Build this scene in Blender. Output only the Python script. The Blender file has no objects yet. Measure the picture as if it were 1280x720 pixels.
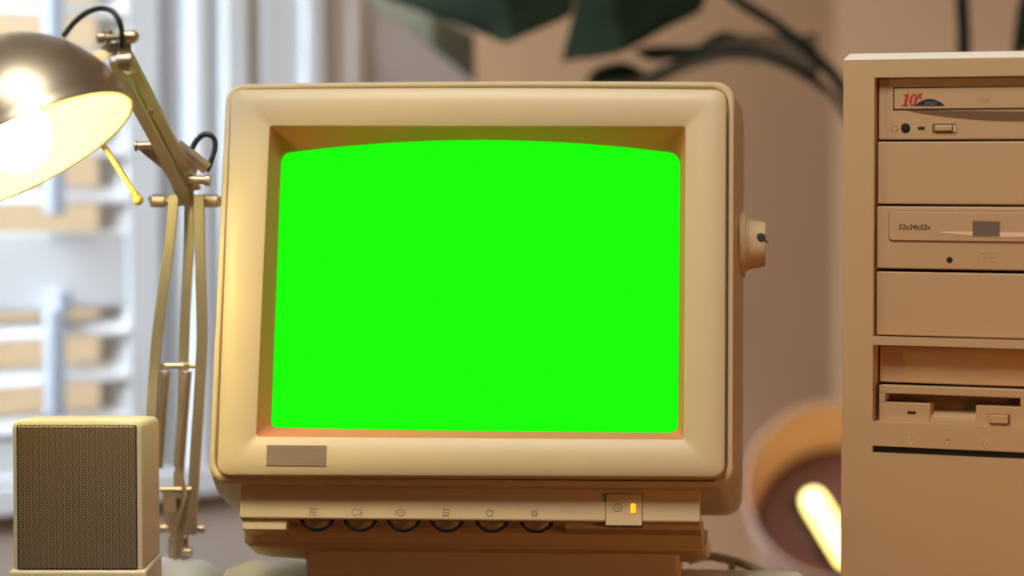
import bpy, bmesh, math, random
from mathutils import Vector, Matrix
from math import sin, cos, pi, radians as R
random.seed(4)
S = bpy.context.scene
COL = S.collection
CZ = 1.06                      # camera height above the floor; desk top is 0.75
F = 3378.0                     # focal length in pixels of the 1280 wide frame
PITCH = math.atan(160 / F)
CAM = Vector((0, 0, CZ))
FW = Vector((0, cos(PITCH), -sin(PITCH))); UP = Vector((0, sin(PITCH), cos(PITCH))); RT = Vector((1, 0, 0))

def ray(px, py): return FW + RT * ((px - 640) / F) + UP * ((360 - py) / F)
def at(px, py, Y):
    r = ray(px, py); return CAM + r * (Y / r.y)
def on_plane(px, py, P, n):
    r = ray(px, py); return CAM + r * ((P - CAM).dot(n) / r.dot(n))

# ------------------------------------------------------------------ materials
def mat(name, col, rough=.5, metal=0, spec=.5, bump=0, bscale=400, var=0, vscale=8, emit=None, estr=0, alpha=None, coat=0):
    m = bpy.data.materials.new(name); m.use_nodes = True
    nt = m.node_tree; b = nt.nodes['Principled BSDF']
    b.inputs['Base Color'].default_value = (*col, 1)
    b.inputs['Roughness'].default_value = rough
    b.inputs['Metallic'].default_value = metal
    b.inputs['Specular IOR Level'].default_value = spec
    b.inputs['Coat Weight'].default_value = coat
    tc = nt.nodes.new('ShaderNodeTexCoord')
    if bump:
        nz = nt.nodes.new('ShaderNodeTexNoise'); nz.inputs['Scale'].default_value = bscale
        nt.links.new(tc.outputs['Object'], nz.inputs['Vector'])
        bp = nt.nodes.new('ShaderNodeBump'); bp.inputs['Strength'].default_value = bump; bp.inputs['Distance'].default_value = .0006
        nt.links.new(nz.outputs['Fac'], bp.inputs['Height']); nt.links.new(bp.outputs['Normal'], b.inputs['Normal'])
    if var:
        n2 = nt.nodes.new('ShaderNodeTexNoise'); n2.inputs['Scale'].default_value = vscale; n2.inputs['Detail'].default_value = 5
        nt.links.new(tc.outputs['Object'], n2.inputs['Vector'])
        cr = nt.nodes.new('ShaderNodeValToRGB')
        cr.color_ramp.elements[0].position = .3; cr.color_ramp.elements[1].position = .7
        cr.color_ramp.elements[0].color = (*[c * (1 - var) for c in col], 1)
        cr.color_ramp.elements[1].color = (*[min(1, c * (1 + var)) for c in col], 1)
        nt.links.new(n2.outputs['Fac'], cr.inputs['Fac']); nt.links.new(cr.outputs['Color'], b.inputs['Base Color'])
    if emit:
        b.inputs['Emission Color'].default_value = (*emit, 1); b.inputs['Emission Strength'].default_value = estr
    return m

M = {}
M['plastic'] = mat('monitor_plastic', (.67, .54, .33), .42, var=.015, vscale=6)
M['surround'] = mat('surround_plastic', (.76, .20, .16), .5)  # redder than the casing: offsets the screen's green spill in the colour
M['screen'] = mat('screen_glow', (0, 0, 0), 1, spec=0, emit=(.011, 1.0, .004), estr=1.0)
M['badge'] = mat('badge', (.27, .17, .11), .5)
M['dark'] = mat('dark_gap', (.012, .009, .007), .6)
M['black'] = mat('black_rubber', (.010, .010, .010), .8, spec=.15)
M['cable'] = mat('black_cable', (.015, .02, .024), .35)
M['engrave'] = mat('engraving', (.22, .11, .045), .6)
M['tower'] = mat('tower_plastic', (.56, .39, .225), .45, bump=.08, bscale=1600, var=.02, vscale=5)
M['topedge'] = mat('tower_top_lit', (.80, .76, .68), .45)  # paler than the bezel: light from above put into the colour
M['towerside'] = mat('tower_steel', (.6, .52, .4), .45)
M['drive'] = mat('drive_plastic', (.54, .365, .21), .42, bump=.05, bscale=1600)
M['red'] = mat('red_print', (.55, .02, .015), .5)
M['navy'] = mat('navy_print', (.012, .017, .04), .5)
M['textbrown'] = mat('brown_print', (.05, .022, .02), .5)
M['label'] = mat('grey_label', (.17, .125, .11), .5)
M['led'] = mat('amber_led', (.8, .4, .02), .3, emit=(1, .42, .01), estr=1.3)
M['speaker'] = mat('speaker_plastic', (.84, .78, .60), .42, bump=.05, bscale=1500)
M['metal'] = mat('lamp_metal', (.64, .56, .42), .34, metal=.9, bump=.03, bscale=300)
M['metal2'] = mat('lamp_bolt_metal', (.60, .48, .34), .4, metal=.9)
M['shade'] = mat('shade_metal', (.46, .40, .31), .36, metal=.95, bump=.02, bscale=200)
M['shadein'] = mat('shade_white', (.52, .44, .24), .6)
M['rod'] = mat('handle_brass', (.75, .48, .12), .4, metal=.3)
M['lampbase'] = mat('lamp_base_enamel', (.74, .78, .78), .3, spec=.6)
M['bulb'] = mat('bulb_glass', (1, 1, 1), .3, emit=(1, .85, .34), estr=64)
M['desk'] = mat('desk_top', (.07, .022, .008), .9, spec=.05, var=.08, vscale=14)
M['board'] = mat('cream_board', (.86, .82, .64), .5, var=.03, vscale=10)
M['white'] = mat('white_paint', (.80, .82, .84), .5, var=.02, vscale=9)
M['rodgrey'] = mat('tilt_rod_paint', (.44, .48, .55), .5)
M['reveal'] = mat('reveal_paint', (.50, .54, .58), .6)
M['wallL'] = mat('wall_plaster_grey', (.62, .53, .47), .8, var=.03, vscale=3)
M['wall'] = mat('wall_plaster', (.72, .45, .265), .8, var=.04, vscale=3)
M['floor'] = mat('floor_wood', (.28, .13, .06), .45, var=.25, vscale=6)
M['ceiling'] = mat('ceiling_paint', (.75, .68, .58), .8)
M['facade'] = mat('facade_cream', (.88, .82, .68), .8, var=.08, vscale=2)
M['outwhite'] = mat('outside_white', (.85, .85, .82), .7)
M['ground'] = mat('outside_ground', (.45, .43, .4), .9, var=.2, vscale=2)
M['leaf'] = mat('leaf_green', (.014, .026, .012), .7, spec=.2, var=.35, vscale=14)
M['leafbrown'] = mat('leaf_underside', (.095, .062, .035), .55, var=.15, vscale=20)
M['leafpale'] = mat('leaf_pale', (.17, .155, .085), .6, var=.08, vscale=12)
M['stem'] = mat('plant_stem', (.010, .018, .014), .7, spec=.2)
M['pot'] = mat('pot_clay', (.35, .16, .09), .7, var=.1)
M['soil'] = mat('soil', (.04, .03, .02), .9, bump=.6, bscale=80)
M['copper'] = mat('dish_copper', (.92, .64, .48), .5)
M['dishdark'] = mat('dish_centre', (.13, .045, .035), .6)
M['tube'] = mat('tube_bulb', (1, 1, 1), .3, emit=(1, .76, .19), estr=4.8)
M['whitecable'] = mat('white_cable', (.78, .66, .46), .45)

def stripes(name, c1, c2, scale):
    m = mat(name, c1, .5); nt = m.node_tree; b = nt.nodes['Principled BSDF']
    tc = nt.nodes.new('ShaderNodeTexCoord'); w = nt.nodes.new('ShaderNodeTexWave')
    w.bands_direction = 'Z'; w.inputs['Scale'].default_value = scale
    cr = nt.nodes.new('ShaderNodeValToRGB'); cr.color_ramp.elements[0].color = (*c1, 1); cr.color_ramp.elements[1].color = (*c2, 1)
    nt.links.new(tc.outputs['Object'], w.inputs['Vector']); nt.links.new(w.outputs['Fac'], cr.inputs['Fac'])
    nt.links.new(cr.outputs['Color'], b.inputs['Base Color']); return m
M['badge'] = stripes('badge_striped', (.31, .22, .165), (.25, .175, .13), 220)

def grille_mat():
    m = mat('perforated_metal', (.3, .2, .15), .45, metal=.3); nt = m.node_tree; b = nt.nodes['Principled BSDF']; N = nt.nodes.new; L = nt.links.new
    tc = N('ShaderNodeTexCoord'); sep = N('ShaderNodeSeparateXYZ'); L(tc.outputs['Object'], sep.inputs[0])
    P = .00181
    def mth(op, a, b=None):
        n = N('ShaderNodeMath'); n.operation = op
        for i, v in enumerate((a, b)):
            if v is None: continue
            if isinstance(v, (int, float)): n.inputs[i].default_value = v
            else: L(v, n.inputs[i])
        return n.outputs[0]
    def grid(ox):
        u = mth('SUBTRACT', mth('FRACT', mth('ADD', mth('DIVIDE', sep.outputs['Z'], P), 50 + ox)), .5)
        v = mth('MULTIPLY', mth('SUBTRACT', mth('FRACT', mth('ADD', mth('DIVIDE', sep.outputs['X'], P * 1.732), 50 + ox)), .5), 1.732)
        return mth('SQRT', mth('ADD', mth('MULTIPLY', u, u), mth('MULTIPLY', v, v)))
    d = mth('MINIMUM', grid(0), grid(.5))
    cr = N('ShaderNodeValToRGB'); cr.color_ramp.elements[0].position = .30; cr.color_ramp.elements[1].position = .40
    cr.color_ramp.elements[0].color = (.018, .012, .010, 1); cr.color_ramp.elements[1].color = (.46, .37, .29, 1)
    L(d, cr.inputs['Fac']); L(cr.outputs['Color'], b.inputs['Base Color'])
    return m
M['grille'] = grille_mat()

# ------------------------------------------------------------------ mesh helpers
class MB:
    def __init__(s): s.v = []; s.f = []
    def add(s, vs, fs):
        k = len(s.v); s.v += [Vector(p) for p in vs]; s.f += [tuple(i + k for i in f) for f in fs]; return s
    def loft(s, loops, cap0=True, cap1=True, closed=True):
        n = len(loops[0]); vs = [p for l in loops for p in l]; fs = []
        for i in range(len(loops) - 1):
            for j in range(n if closed else n - 1):
                a = i * n + j; b = i * n + (j + 1) % n
                fs.append((a, b, b + n, a + n))
        if cap0: fs.append(tuple(range(n - 1, -1, -1)))
        if cap1: fs.append(tuple(range((len(loops) - 1) * n, len(loops) * n)))
        return s.add(vs, fs)
    def box(s, O, X, Y, Z, x0, x1, y0, y1, z0, z1):
        P = [O + X * x + Y * y + Z * z for z in (z0, z1) for (x, y) in ((x0, y0), (x1, y0), (x1, y1), (x0, y1))]
        return s.add(P, [(0, 3, 2, 1), (4, 5, 6, 7), (0, 1, 5, 4), (1, 2, 6, 5), (2, 3, 7, 6), (3, 0, 4, 7)])
    def lathe(s, O, A, prof, seg=32, cap0=True, cap1=True, ref=None):
        A = A.normalized(); X = (ref or (Vector((0, 0, 1)) if abs(A.z) < .9 else Vector((1, 0, 0)))).cross(A).normalized(); Y = A.cross(X)
        loops = [[O + A * h + (X * cos(2 * pi * k / seg) + Y * sin(2 * pi * k / seg)) * max(r, 1e-6) for k in range(seg)] for (r, h) in prof]
        return s.loft(loops, cap0, cap1)
    def cyl(s, p, q, r, seg=20, r2=None):
        A = (q - p); h = A.length; r2 = r if r2 is None else r2; c = min(r, r2) * .12
        return s.lathe(p, A, [(r - c, 0), (r, c), (r2, h - c), (r2 - c, h)], seg)
    def tube(s, pts, r, seg=10, caps=True, rads=None):
        loops = []; n = len(pts); prev = None
        for i, p in enumerate(pts):
            t = (pts[min(i + 1, n - 1)] - pts[max(i - 1, 0)]).normalized()
            if prev is None: prev = (Vector((0, 0, 1)) if abs(t.z) < .9 else Vector((1, 0, 0))).cross(t).normalized()
            X = (prev - t * prev.dot(t)).normalized(); prev = X; Y = t.cross(X); rr = rads[i] if rads else r
            loops.append([p + (X * cos(2 * pi * k / seg) + Y * sin(2 * pi * k / seg)) * rr for k in range(seg)])
        return s.loft(loops, caps, caps)
    def sphere(s, c, r, seg=20, A=Vector((0, 0, 1))):
        return s.lathe(c, A, [(r * sin(pi * i / 12), -r * cos(pi * i / 12)) for i in range(13)], seg, False, False)
    def prism(s, poly, D):
        n = len(poly); return s.loft([poly, [p + D for p in poly]])
    def bar(s, pts, w, t, D=Vector((0, 1, 0)), channel=0):
        """strip of width w lying across D, thickness t along D, folded lips of height channel"""
        n = len(pts); L = []
        for i, p in enumerate(pts):
            a = (pts[min(i + 1, n - 1)] - pts[max(i - 1, 0)]).normalized(); X = a.cross(D).normalized(); Dn = X.cross(a).normalized()
            ww = w[i] if isinstance(w, (list, tuple)) else w
            h = ww / 2
            if channel:
                c = channel; q = t
                prof = [(-h, 0), (h, 0), (h, c), (h - q, c), (h - q, q), (-h + q, q), (-h + q, c), (-h, c)]
            else: prof = [(-h, -t / 2), (h, -t / 2), (h, t / 2), (-h, t / 2)]
            L.append([p + X * x + Dn * y for x, y in prof])
        return s.loft(L)

def smooth_pts(pts, k=8):
    out = []; n = len(pts)
    for i in range(n - 1):
        a, b, c, d = pts[max(i - 1, 0)], pts[i], pts[i + 1], pts[min(i + 2, n - 1)]
        for j in range(k):
            t = j / k
            out.append(.5 * ((2 * b) + (c - a) * t + (2 * a - 5 * b + 4 * c - d) * t * t + (3 * b - a - 3 * c + d) * t ** 3))
    return out + [pts[-1]]

ROOT = {}
def wloc(o):
    return ROOT.get(o.name, Vector((0, 0, 0)))
def obj(name, mb, m, parent=None, bevel=0, seg=2, smooth=40, loc=None, label=None, recalc=True):
    me = bpy.data.meshes.new(name)
    o = bpy.data.objects.new(name, me); COL.objects.link(o)
    base = wloc(parent) if parent else (Vector(loc) if loc is not None else Vector((0, 0, 0)))
    me.from_pydata([p - base for p in mb.v], [], mb.f)
    if recalc:
        bm = bmesh.new(); bm.from_mesh(me); bmesh.ops.recalc_face_normals(bm, faces=bm.faces); bm.to_mesh(me); bm.free()
    me.materials.append(M[m]); me.update()
    if smooth:
        me.shade_smooth(); me.set_sharp_from_angle(angle=R(smooth))
    if bevel:
        b = o.modifiers.new('bevel', 'BEVEL'); b.width = bevel; b.segments = seg; b.limit_method = 'ANGLE'; b.angle_limit = R(35); b.harden_normals = False
    if parent: o.parent = parent
    else: o.location = base
    ROOT[o.name] = base
    if label: o['label'] = label
    return o
def thing(name, label, cat, loc, group=None):
    o = bpy.data.objects.new(name, None); COL.objects.link(o); o.location = loc; o.empty_display_size = .03
    o['label'] = label; o['category'] = cat
    if group: o['group'] = group
    ROOT[o.name] = Vector(loc); return o
def tag(o, label, cat, kind=None):
    o['label'] = label; o['category'] = cat
    if kind: o['kind'] = kind
    return o
def struct(name, mb, m, parent=None, label=None, cat=None, **k):
    o = obj(name, mb, m, parent, **k)
    if parent is None:
        o['kind'] = 'structure'
        if label: o['label'] = label; o['category'] = cat
    return o
def letters(name, body, parent, P, X, Y, N, size, m, bold=0, shear=0, align='CENTER'):
    cu = bpy.data.curves.new(name, 'FONT'); cu.body = body; cu.size = size; cu.extrude = .00012; cu.offset = bold; cu.shear = shear
    cu.align_x = align; cu.align_y = 'CENTER'; cu.materials.append(M[m])
    o = bpy.data.objects.new(name, cu); COL.objects.link(o)
    o.parent = parent
    mt = Matrix((X, Y, N)).transposed().to_4x4(); bpy.context.view_layer.update()
    me = bpy.data.meshes.new_from_object(o); bpy.data.objects.remove(o); me.name = name
    o = bpy.data.objects.new(name, me); COL.objects.link(o); o.parent = parent
    mt.translation = P - wloc(parent); me.transform(mt)
    if not me.materials: me.materials.append(M[m])
    return o
X3, Y3, Z3 = Vector((1, 0, 0)), Vector((0, 1, 0)), Vector((0, 0, 1))

# ================================================================== THE ROOM
AW = R(46)
WD = Vector((sin(AW), cos(AW), 0)); WN = Vector((cos(AW), -sin(AW), 0))     # along the window wall, towards the room
WP = at(0, 200, 2.45); WP.z = 0
def ws(px):                                                                  # distance along the window wall seen at column px
    b = (px - 640) / F
    return (WP.y * b - WP.x) / (WD.x - WD.y * b)
def wz(py, px):
    p = WP + WD * ws(px); return at(px, py, p.y).z
def wbox(mb, s0, s1, t0, t1, z0, z1): return mb.box(WP, WD, WN, Z3, s0, s1, t0, t1, z0, z1)
sill_z = wz(645, 0)
sC = ws(590)
corner = WP + WD * sC
ZT = 2.5
# window wall: below the sill, and the strip between the casing and the corner
sCas = ws(462)
m = MB(); wbox(m, -2.2, sC, -.12, 0, 0, sill_z); wbox(m, sCas, sC, -.12, 0, sill_z, ZT); wbox(m, -2.2, -1.0, -.12, 0, sill_z, ZT); wbox(m, -1.0, sCas, -.12, 0, 2.2, ZT)
struct('wall_left', m, 'wallL')
# back wall
D2 = Vector((cos(R(30)), sin(R(30)), 0)); N2 = Vector((D2.y, -D2.x, 0))
b = (1042 - 640) / F; L2 = (b * corner.y - corner.x) / (D2.x - D2.y * b); c2 = corner + D2 * L2
m = MB(); m.box(corner, D2, N2, Z3, 0, L2, -.12, 0, 0, ZT); struct('wall_back', m, 'wall')
D3 = Vector((cos(R(-8)), sin(R(-8)), 0)); N3 = Vector((D3.y, -D3.x, 0))
m = MB(); m.box(c2, D3, N3, Z3, 0, 1.9, -.12, 0, 0, ZT); struct('wall_right', m, 'wall')
m = MB(); m.box(Vector((0, 0, 0)), X3, Y3, Z3, -1.9, 2.6, -1.6, 3.6, -.05, 0); struct('floor', m, 'floor')
wl0 = WP + WD * -2.2; c3 = c2 + D3 * 1.9
m = MB(); m.prism([Vector((p.x, p.y, ZT)) for p in (wl0, corner, c2, c3, Vector((c3.x, .4, 0)), Vector((wl0.x, .4, 0)))], Z3 * .05); struct('ceiling', m, 'ceiling')

# window: sill, casing mouldings, shutter leaf with louvres and tilt rod
win = bpy.data.objects.new('window_1', None); COL.objects.link(win); win['kind'] = 'structure'; win.location = (WP.x, WP.y, sill_z); ROOT['window_1'] = Vector(win.location)
m = MB(); wbox(m, -1.0, ws(462), -.10, .014, sill_z, sill_z + .028); obj('window_sill', m, 'white', win, bevel=.003)
def strip(name, p0, p1, t0, t1, mt='white', z0=None, bev=.003):
    m = MB(); wbox(m, ws(p0), ws(p1), t0, t1, (z0 or sill_z + .028), 2.2); return obj(name, m, mt, win, bevel=bev)
strip('window_reveal', 198, 240, -.10, -.03, 'reveal')
strip('window_casing', 236, 256, -.06, .010)
strip('window_casing', 256, 272, -.06, -.012, 'reveal')
strip('window_casing', 272, 302, -.06, .014)
strip('window_casing', 302, 316, -.06, -.004)
M['tan'] = mat('tan_edge', (.52, .42, .28), .6)
strip('window_casing', 316, 324, -.06, -.002, 'tan')
strip('window_casing', 325, 372, -.06, .006)
strip('window_casing', 373, 396, -.06, .014)
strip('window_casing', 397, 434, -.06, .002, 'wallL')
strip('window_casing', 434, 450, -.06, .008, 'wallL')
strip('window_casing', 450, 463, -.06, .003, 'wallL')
# glass behind the shutter
m = MB(); wbox(m, -1.0, ws(200), -.094, -.090, sill_z + .03, 2.2)
g = bpy.data.materials.new('window_glass'); g.use_nodes = True; nt = g.node_tree; nt.nodes.clear()
o_ = nt.nodes.new('ShaderNodeOutputMaterial'); mx = nt.nodes.new('ShaderNodeMixShader'); tr = nt.nodes.new('ShaderNodeBsdfTransparent'); gl = nt.nodes.new('ShaderNodeBsdfGlossy'); fr = nt.nodes.new('ShaderNodeFresnel')
gl.inputs['Roughness'].default_value = .05
nt.links.new(fr.outputs[0], mx.inputs[0]); nt.links.new(tr.outputs[0], mx.inputs[1]); nt.links.new(gl.outputs[0], mx.inputs[2]); nt.links.new(mx.outputs[0], o_.inputs[0]); M['glass'] = g
obj('window_pane', m, 'glass', win)

sh = thing('window_shutter', 'white louvred wooden shutter over the bright window behind the desk lamp', 'shutter', WP + WD * ws(155) + Z3 * (sill_z + .03))
s0, s1, s2 = -.62, ws(157), ws(199)
zA = wz(290, 80); zB = wz(388, 80)
m = MB(); wbox(m, s1, s2, -.028, .004, sill_z + .03, 2.15); obj('stile', m, 'white', sh, bevel=.003)
m = MB(); wbox(m, s0 - .04, s0, -.028, .004, sill_z + .03, 2.15); obj('stile', m, 'white', sh, bevel=.003)
m = MB(); wbox(m, s0, s1, -.026, .002, zB, zA); obj('rail', m, 'white', sh, bevel=.003)
m = MB(); wbox(m, s0, s1, -.026, .002, sill_z + .03, sill_z + .075); obj('rail', m, 'white', sh, bevel=.003)
m = MB(); wbox(m, s0, s1, -.026, .002, 2.09, 2.15); obj('rail', m, 'white', sh, bevel=.003)
pitch = (wz(407, 80) - wz(465, 80))
zs = [zB - .017 - pitch * k for k in range(4)] + [zA + .034 + pitch * k for k in range(24)]
for z in zs:
    if z > 2.06: continue
    m = MB(); ang = R(20); w = .019
    A = WN * cos(ang) + Z3 * -sin(ang); B = WN * sin(ang) + Z3 * cos(ang)
    c = WP + WN * -.012 + Z3 * z
    prof = [(A * (w * cos(t)) + B * (.0045 * sin(t))) for t in [2 * pi * k / 12 for k in range(12)]]
    m.loft([[c + WD * s0 + q for q in prof], [c + WD * s1 + q for q in prof]])
    obj('louvre', m, 'white', sh)
m = MB(); wbox(m, ws(41), ws(60), .016, .030, wz(268, 50), 2.05); obj('tilt_rod', m, 'rodgrey', sh, bevel=.002)
m = MB(); wbox(m, ws(39), ws(58), .016, .030, sill_z + .09, wz(384, 50)); wbox(m, ws(54), ws(73), .004, .022, wz(392, 60), wz(362, 60)); obj('tilt_rod', m, 'rodgrey', sh, bevel=.002)

# outside
m = MB(); m.box(WP - WN * 1.5, WD, WN, Z3, -2.5, 3.0, -.2, 0, 0, 3.0)
facade = obj('facade_across', m, 'facade'); 
facade['kind'] = 'structure'
m = MB(); m.box(WP - WN * .8, WD, WN, Z3, -4, 4, -2, .62, -.06, -.01); gnd = obj('ground_outside', m, 'ground'); gnd['kind'] = 'structure'

# ================================================================== DESK AND BOARD
desk = thing('desk', 'dark wooden desk carrying the monitor, loudspeaker and computer tower', 'desk', (.1, 1.5, 0))
m = MB(); m.box(Vector((0, 0, 0)), X3, Y3, Z3, -.75, 1.05, 1.2, 2.0, .72, .75); obj('desk_top', m, 'desk', desk, bevel=.004)
for x in (-.71, .98):
    for y in (1.24, 1.93):
        m = MB(); m.box(Vector((x, y, 0)), X3, Y3, Z3, 0, .04, 0, .04, 0, .72); obj('leg', m, 'desk', desk, bevel=.003)
for y in (1.25, 1.94):
    m = MB(); m.box(Vector((0, y, 0)), X3, Y3, Z3, -.67, .98, 0, .02, .65, .72); obj('apron', m, 'desk', desk, bevel=.002)
BZ = CZ - .295
A = at(317, 700, 1.989); Bp = at(895, 714, 1.939); A.z = Bp.z = BZ
bd = (Bp - A).normalized(); bn = Vector((bd.y, -bd.x, 0))
m = MB(); Lb = (Bp - A).length + .06
poly = [A, A + bd * Lb, Vector((A.x + Lb, 1.859, BZ)), Vector((A.x - .012, 1.884, BZ)), A + bn * .05 - bd * .0085]
m.prism([p - Z3 * .0145 for p in poly], Z3 * .0145)
bo = obj('display_board', m, 'board', bevel=.002, loc=A + bd * .15 + bn * .1 - Z3 * .0145); tag(bo, 'cream board lying on the desk beneath the monitor', 'board')

# ================================================================== MONITOR
mu = Vector((.99612491, -.08792762, .00197222)); mv = Vector((.0211379, .26111631, .96507588)); mn = Vector((-.0853718, -.96129444, .26196306))
MC = Vector((-.02686882, 1.87, -.08328993 + CZ)); MW, MH = .35995615, .28597526
def mp(px, py, n=0):
    p = on_plane(px, py, MC + mn * n, mn) - MC; return (p.dot(mu), p.dot(mv))
def ml(a, b, n): return MC + mu * a + mv * b + mn * n
def loop4(TL, TR, BR, BL, r, top=0, bot=0, left=0, right=0, kc=6, ks=14):
    """closed loop around four corners (a, b) with round corners and bowed sides"""
    P = [Vector(c) for c in (TL, TR, BR, BL)]; rr = r if isinstance(r, (list, tuple)) else (r,) * 4; out = []; bows = (top, right, bot, left)
    for i in range(4):
        p, q, nx = P[i - 1], P[i], P[(i + 1) % 4]
        d0 = (p - q).normalized(); d1 = (nx - q).normalized(); a = q + d0 * rr[i]; c = q + d1 * rr[i]
        k = .448
        for j in range(kc + 1):
            t = j / kc; c1 = a + (q - a) * (1 - k) if False else a.lerp(q, .552); c2_ = c.lerp(q, .552)
            out.append(a * (1 - t) ** 3 + c1 * 3 * t * (1 - t) ** 2 + c2_ * 3 * t * t * (1 - t) + c * t ** 3)
        e = nx + (q - nx).normalized() * rr[(i + 1) % 4]
        nrm = Vector((-(nx - q).y, (nx - q).x)).normalized()
        for j in range(1, ks):
            t = j / ks; out.append(c.lerp(e, t) + nrm * bows[i] * 4 * t * (1 - t))
    return out
def mlp(l, n): return [ml(p.x, p.y, n) for p in l]
def grow(l, d, dn=0):
    cx = sum(p.x for p in l) / len(l); cy = sum(p.y for p in l) / len(l)
    w = max(p.x for p in l) - cx; h = max(p.y for p in l) - cy
    return [Vector((cx + (p.x - cx) * (w + d) / w, cy + (p.y - cy) * (h + d) / h)) for p in l]

base_pt = Vector((-.03, 1.95, BZ))
mon = thing('computer_monitor', 'beige cathode ray computer monitor with a bright green screen, centre of the desk', 'monitor', base_pt)
hw, hh = MW / 2, MH / 2
rim = loop4((-hw, hh), (hw, hh), (hw, -hh), (-hw, -hh), .013, top=.0012)
# casing: rim, then the deep body
m = MB()
casing_loops = [mlp(grow(rim, -.0022), .0), mlp(grow(rim, -.0008), -.0006), mlp(rim, -.0022), mlp(grow(rim, .0002), -.008), mlp(grow(rim, .0008), -.014), mlp(grow(rim, .0030), -.03), mlp(grow(rim, .0050), -.05),
                mlp(grow(rim, .0060), -.075), mlp(grow(rim, .0062), -.096), mlp(grow(rim, .0052), -.104), mlp(grow(rim, -.003), -.113), mlp(grow(rim, -.035), -.20), mlp(grow(rim, -.050), -.27), mlp(grow(rim, -.058), -.28)]
m.loft(casing_loops, cap0=False)
inner = [mlp(grow(rim, -.0022), 0), mlp(grow(rim, -.0036), -.0003), mlp(grow(rim, -.0041), -.0010), mlp(grow(rim, -.0043), -.008), mlp(grow(rim, -.012), -.008)]
m.loft(inner, cap0=False, cap1=False)
obj('casing', m, 'plastic', mon)
# front panel standing proud of the rim
pn = .009
pan = loop4(mp(288.6, 110.8, pn), mp(908.4, 110.8, pn), mp(906.2, 597.2, pn), mp(270.4, 595, pn), .0085, top=.0012)
opn = loop4(mp(337, 157, pn), mp(857, 158, pn), mp(855, 549.3, pn), mp(320, 545.6, pn), .0022)
def mix(l1, l2, t): return [a.lerp(b_, t) for a, b_ in zip(l1, l2)]
m = MB()
m.loft([mlp(pan, -.0075), mlp(pan, pn - .0024), mlp(mix(pan, opn, .02), pn - .0011), mlp(mix(pan, opn, .055), pn - .0004), mlp(mix(pan, opn, .30), pn + .0004), mlp(mix(pan, opn, .36), pn + .0005), mlp(mix(pan, opn, .97), pn + .0003), mlp(opn, pn - .0004)], cap0=False, cap1=False)
obj('front_panel', m, 'plastic', mon, smooth=50)
sn = -.016
scr = loop4(mp(351, 189, sn), mp(850, 189, sn), mp(847.5, 541, sn), mp(338, 534.5, sn), (.0075, .0085, .006, .005), top=.0090, bot=.0006)
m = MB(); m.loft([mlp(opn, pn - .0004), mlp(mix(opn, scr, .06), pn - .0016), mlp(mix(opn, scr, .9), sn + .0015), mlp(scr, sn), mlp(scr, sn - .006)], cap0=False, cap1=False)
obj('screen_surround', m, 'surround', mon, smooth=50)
m = MB(); so = grow(scr, .0015)
cx = sum(p.x for p in so) / len(so); cy = sum(p.y for p in so) / len(so)
loops = []
for k in range(12):
    t = 1 - k / 12.0
    loops.append([ml(cx + (p.x - cx) * t, cy + (p.y - cy) * t, sn - .003 + .0 - .0 + .006 * (1 - (t * t))) for p in so])
m.loft(loops, cap0=False); obj('screen', m, 'screen', mon, label='glowing bright green picture tube')
# badge
p0 = mp(334, 556.5, pn + .0003); p1 = mp(407.5, 582.5, pn + .0003)
m = MB(); m.box(MC, mu, mv, mn, p0[0], p1[0], p1[1], p0[1], pn - .002, pn + .0009); obj('badge', m, 'badge', mon, label='striped brown badge')
# side knob
kc_ = on_plane(940, 305.5, ml(0, 0, -.052), mn); kb = (kc_ - MC).dot(mv)
K0 = ml(hw + .0035, kb, -.052)
m = MB(); m.lathe(K0, mu, [(.0195, 0), (.0195, .0052), (.0188, .0062), (.0182, .0066), (.0179, .0075), (.0160, .0172), (.0152, .0182), (.010, .0184)], 40); kn = obj('side_knob', m, 'plastic', mon)
m = MB(); m.lathe(K0, mu, [(.0236, 0), (.0236, .0032), (.0226, .0044), (.019, .0046)], 40); obj('collar', m, 'plastic', kn)
hd = (-Y3 * .93 + Z3 * .33).normalized(); hp = K0 + mu * .0138
hp = hp + hd * .0160
m = MB(); m.cyl(hp, hp + hd * .0012, .0031, 16); m.bar([hp + mu * .0 + hd * .0008, hp + mu * .0052 - Z3 * .004 + hd * .0002], .0008, .0012, hd); obj('pin_hole', m, 'dark', kn, label='dark round hole')

# control strip below the bezel
cn = -.010
def rectpx(x0, y0, x1, y1, n):
    a = mp(x0, y0, n); c = mp(x1, y1, n); return a[0], c[0], c[1], a[1]
a0, a1, b0, b1 = rectpx(300.8, 610, 875, 653.5, cn)
m = MB()
def hstrip(prof, a0, a1, slope=0):
    return [[ml(a, b_, n) for (b_, n) in prof] for a in (a0, a1)]
mb_h = b1 - b0
prof = [(b1 + .004, -.05), (b1 + .004, cn - .0022), (b1 - .003, cn - .0022), (b1 - .0055, cn - .0012), (b1 - .0075, cn - .0003), (b1 - .010, cn), (b0 + .001, cn), (b0, cn - .001), (b0, -.030), (b0, -.05)]
m.loft(hstrip(prof, a0, a1)); strip_o = obj('control_strip', m, 'plastic', mon, bevel=.0012, smooth=30)
# access knobs under the strip
for i, x in enumerate((397, 451, 505, 559, 615, 671)):
    q = mp(x, 640.6 + i * .35, -.0142)
    c = ml(q[0], q[1], -.0142)
    m = MB(); m.lathe(c - mn * .012, mn, [(.0114, 0), (.0114, .0046), (.0108, .005)], 40); k_ = obj('control_knob', m, 'plastic', mon)
    m = MB(); ring = [(c + (mu * cos(t) + mv * sin(t)) * .0120) for t in [2 * pi * j / 40 for j in range(41)]]
    m.tube(ring, .0012, 8, caps=False); obj('knob_ring', m, 'black', k_, label='black ring around the knob')
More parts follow.
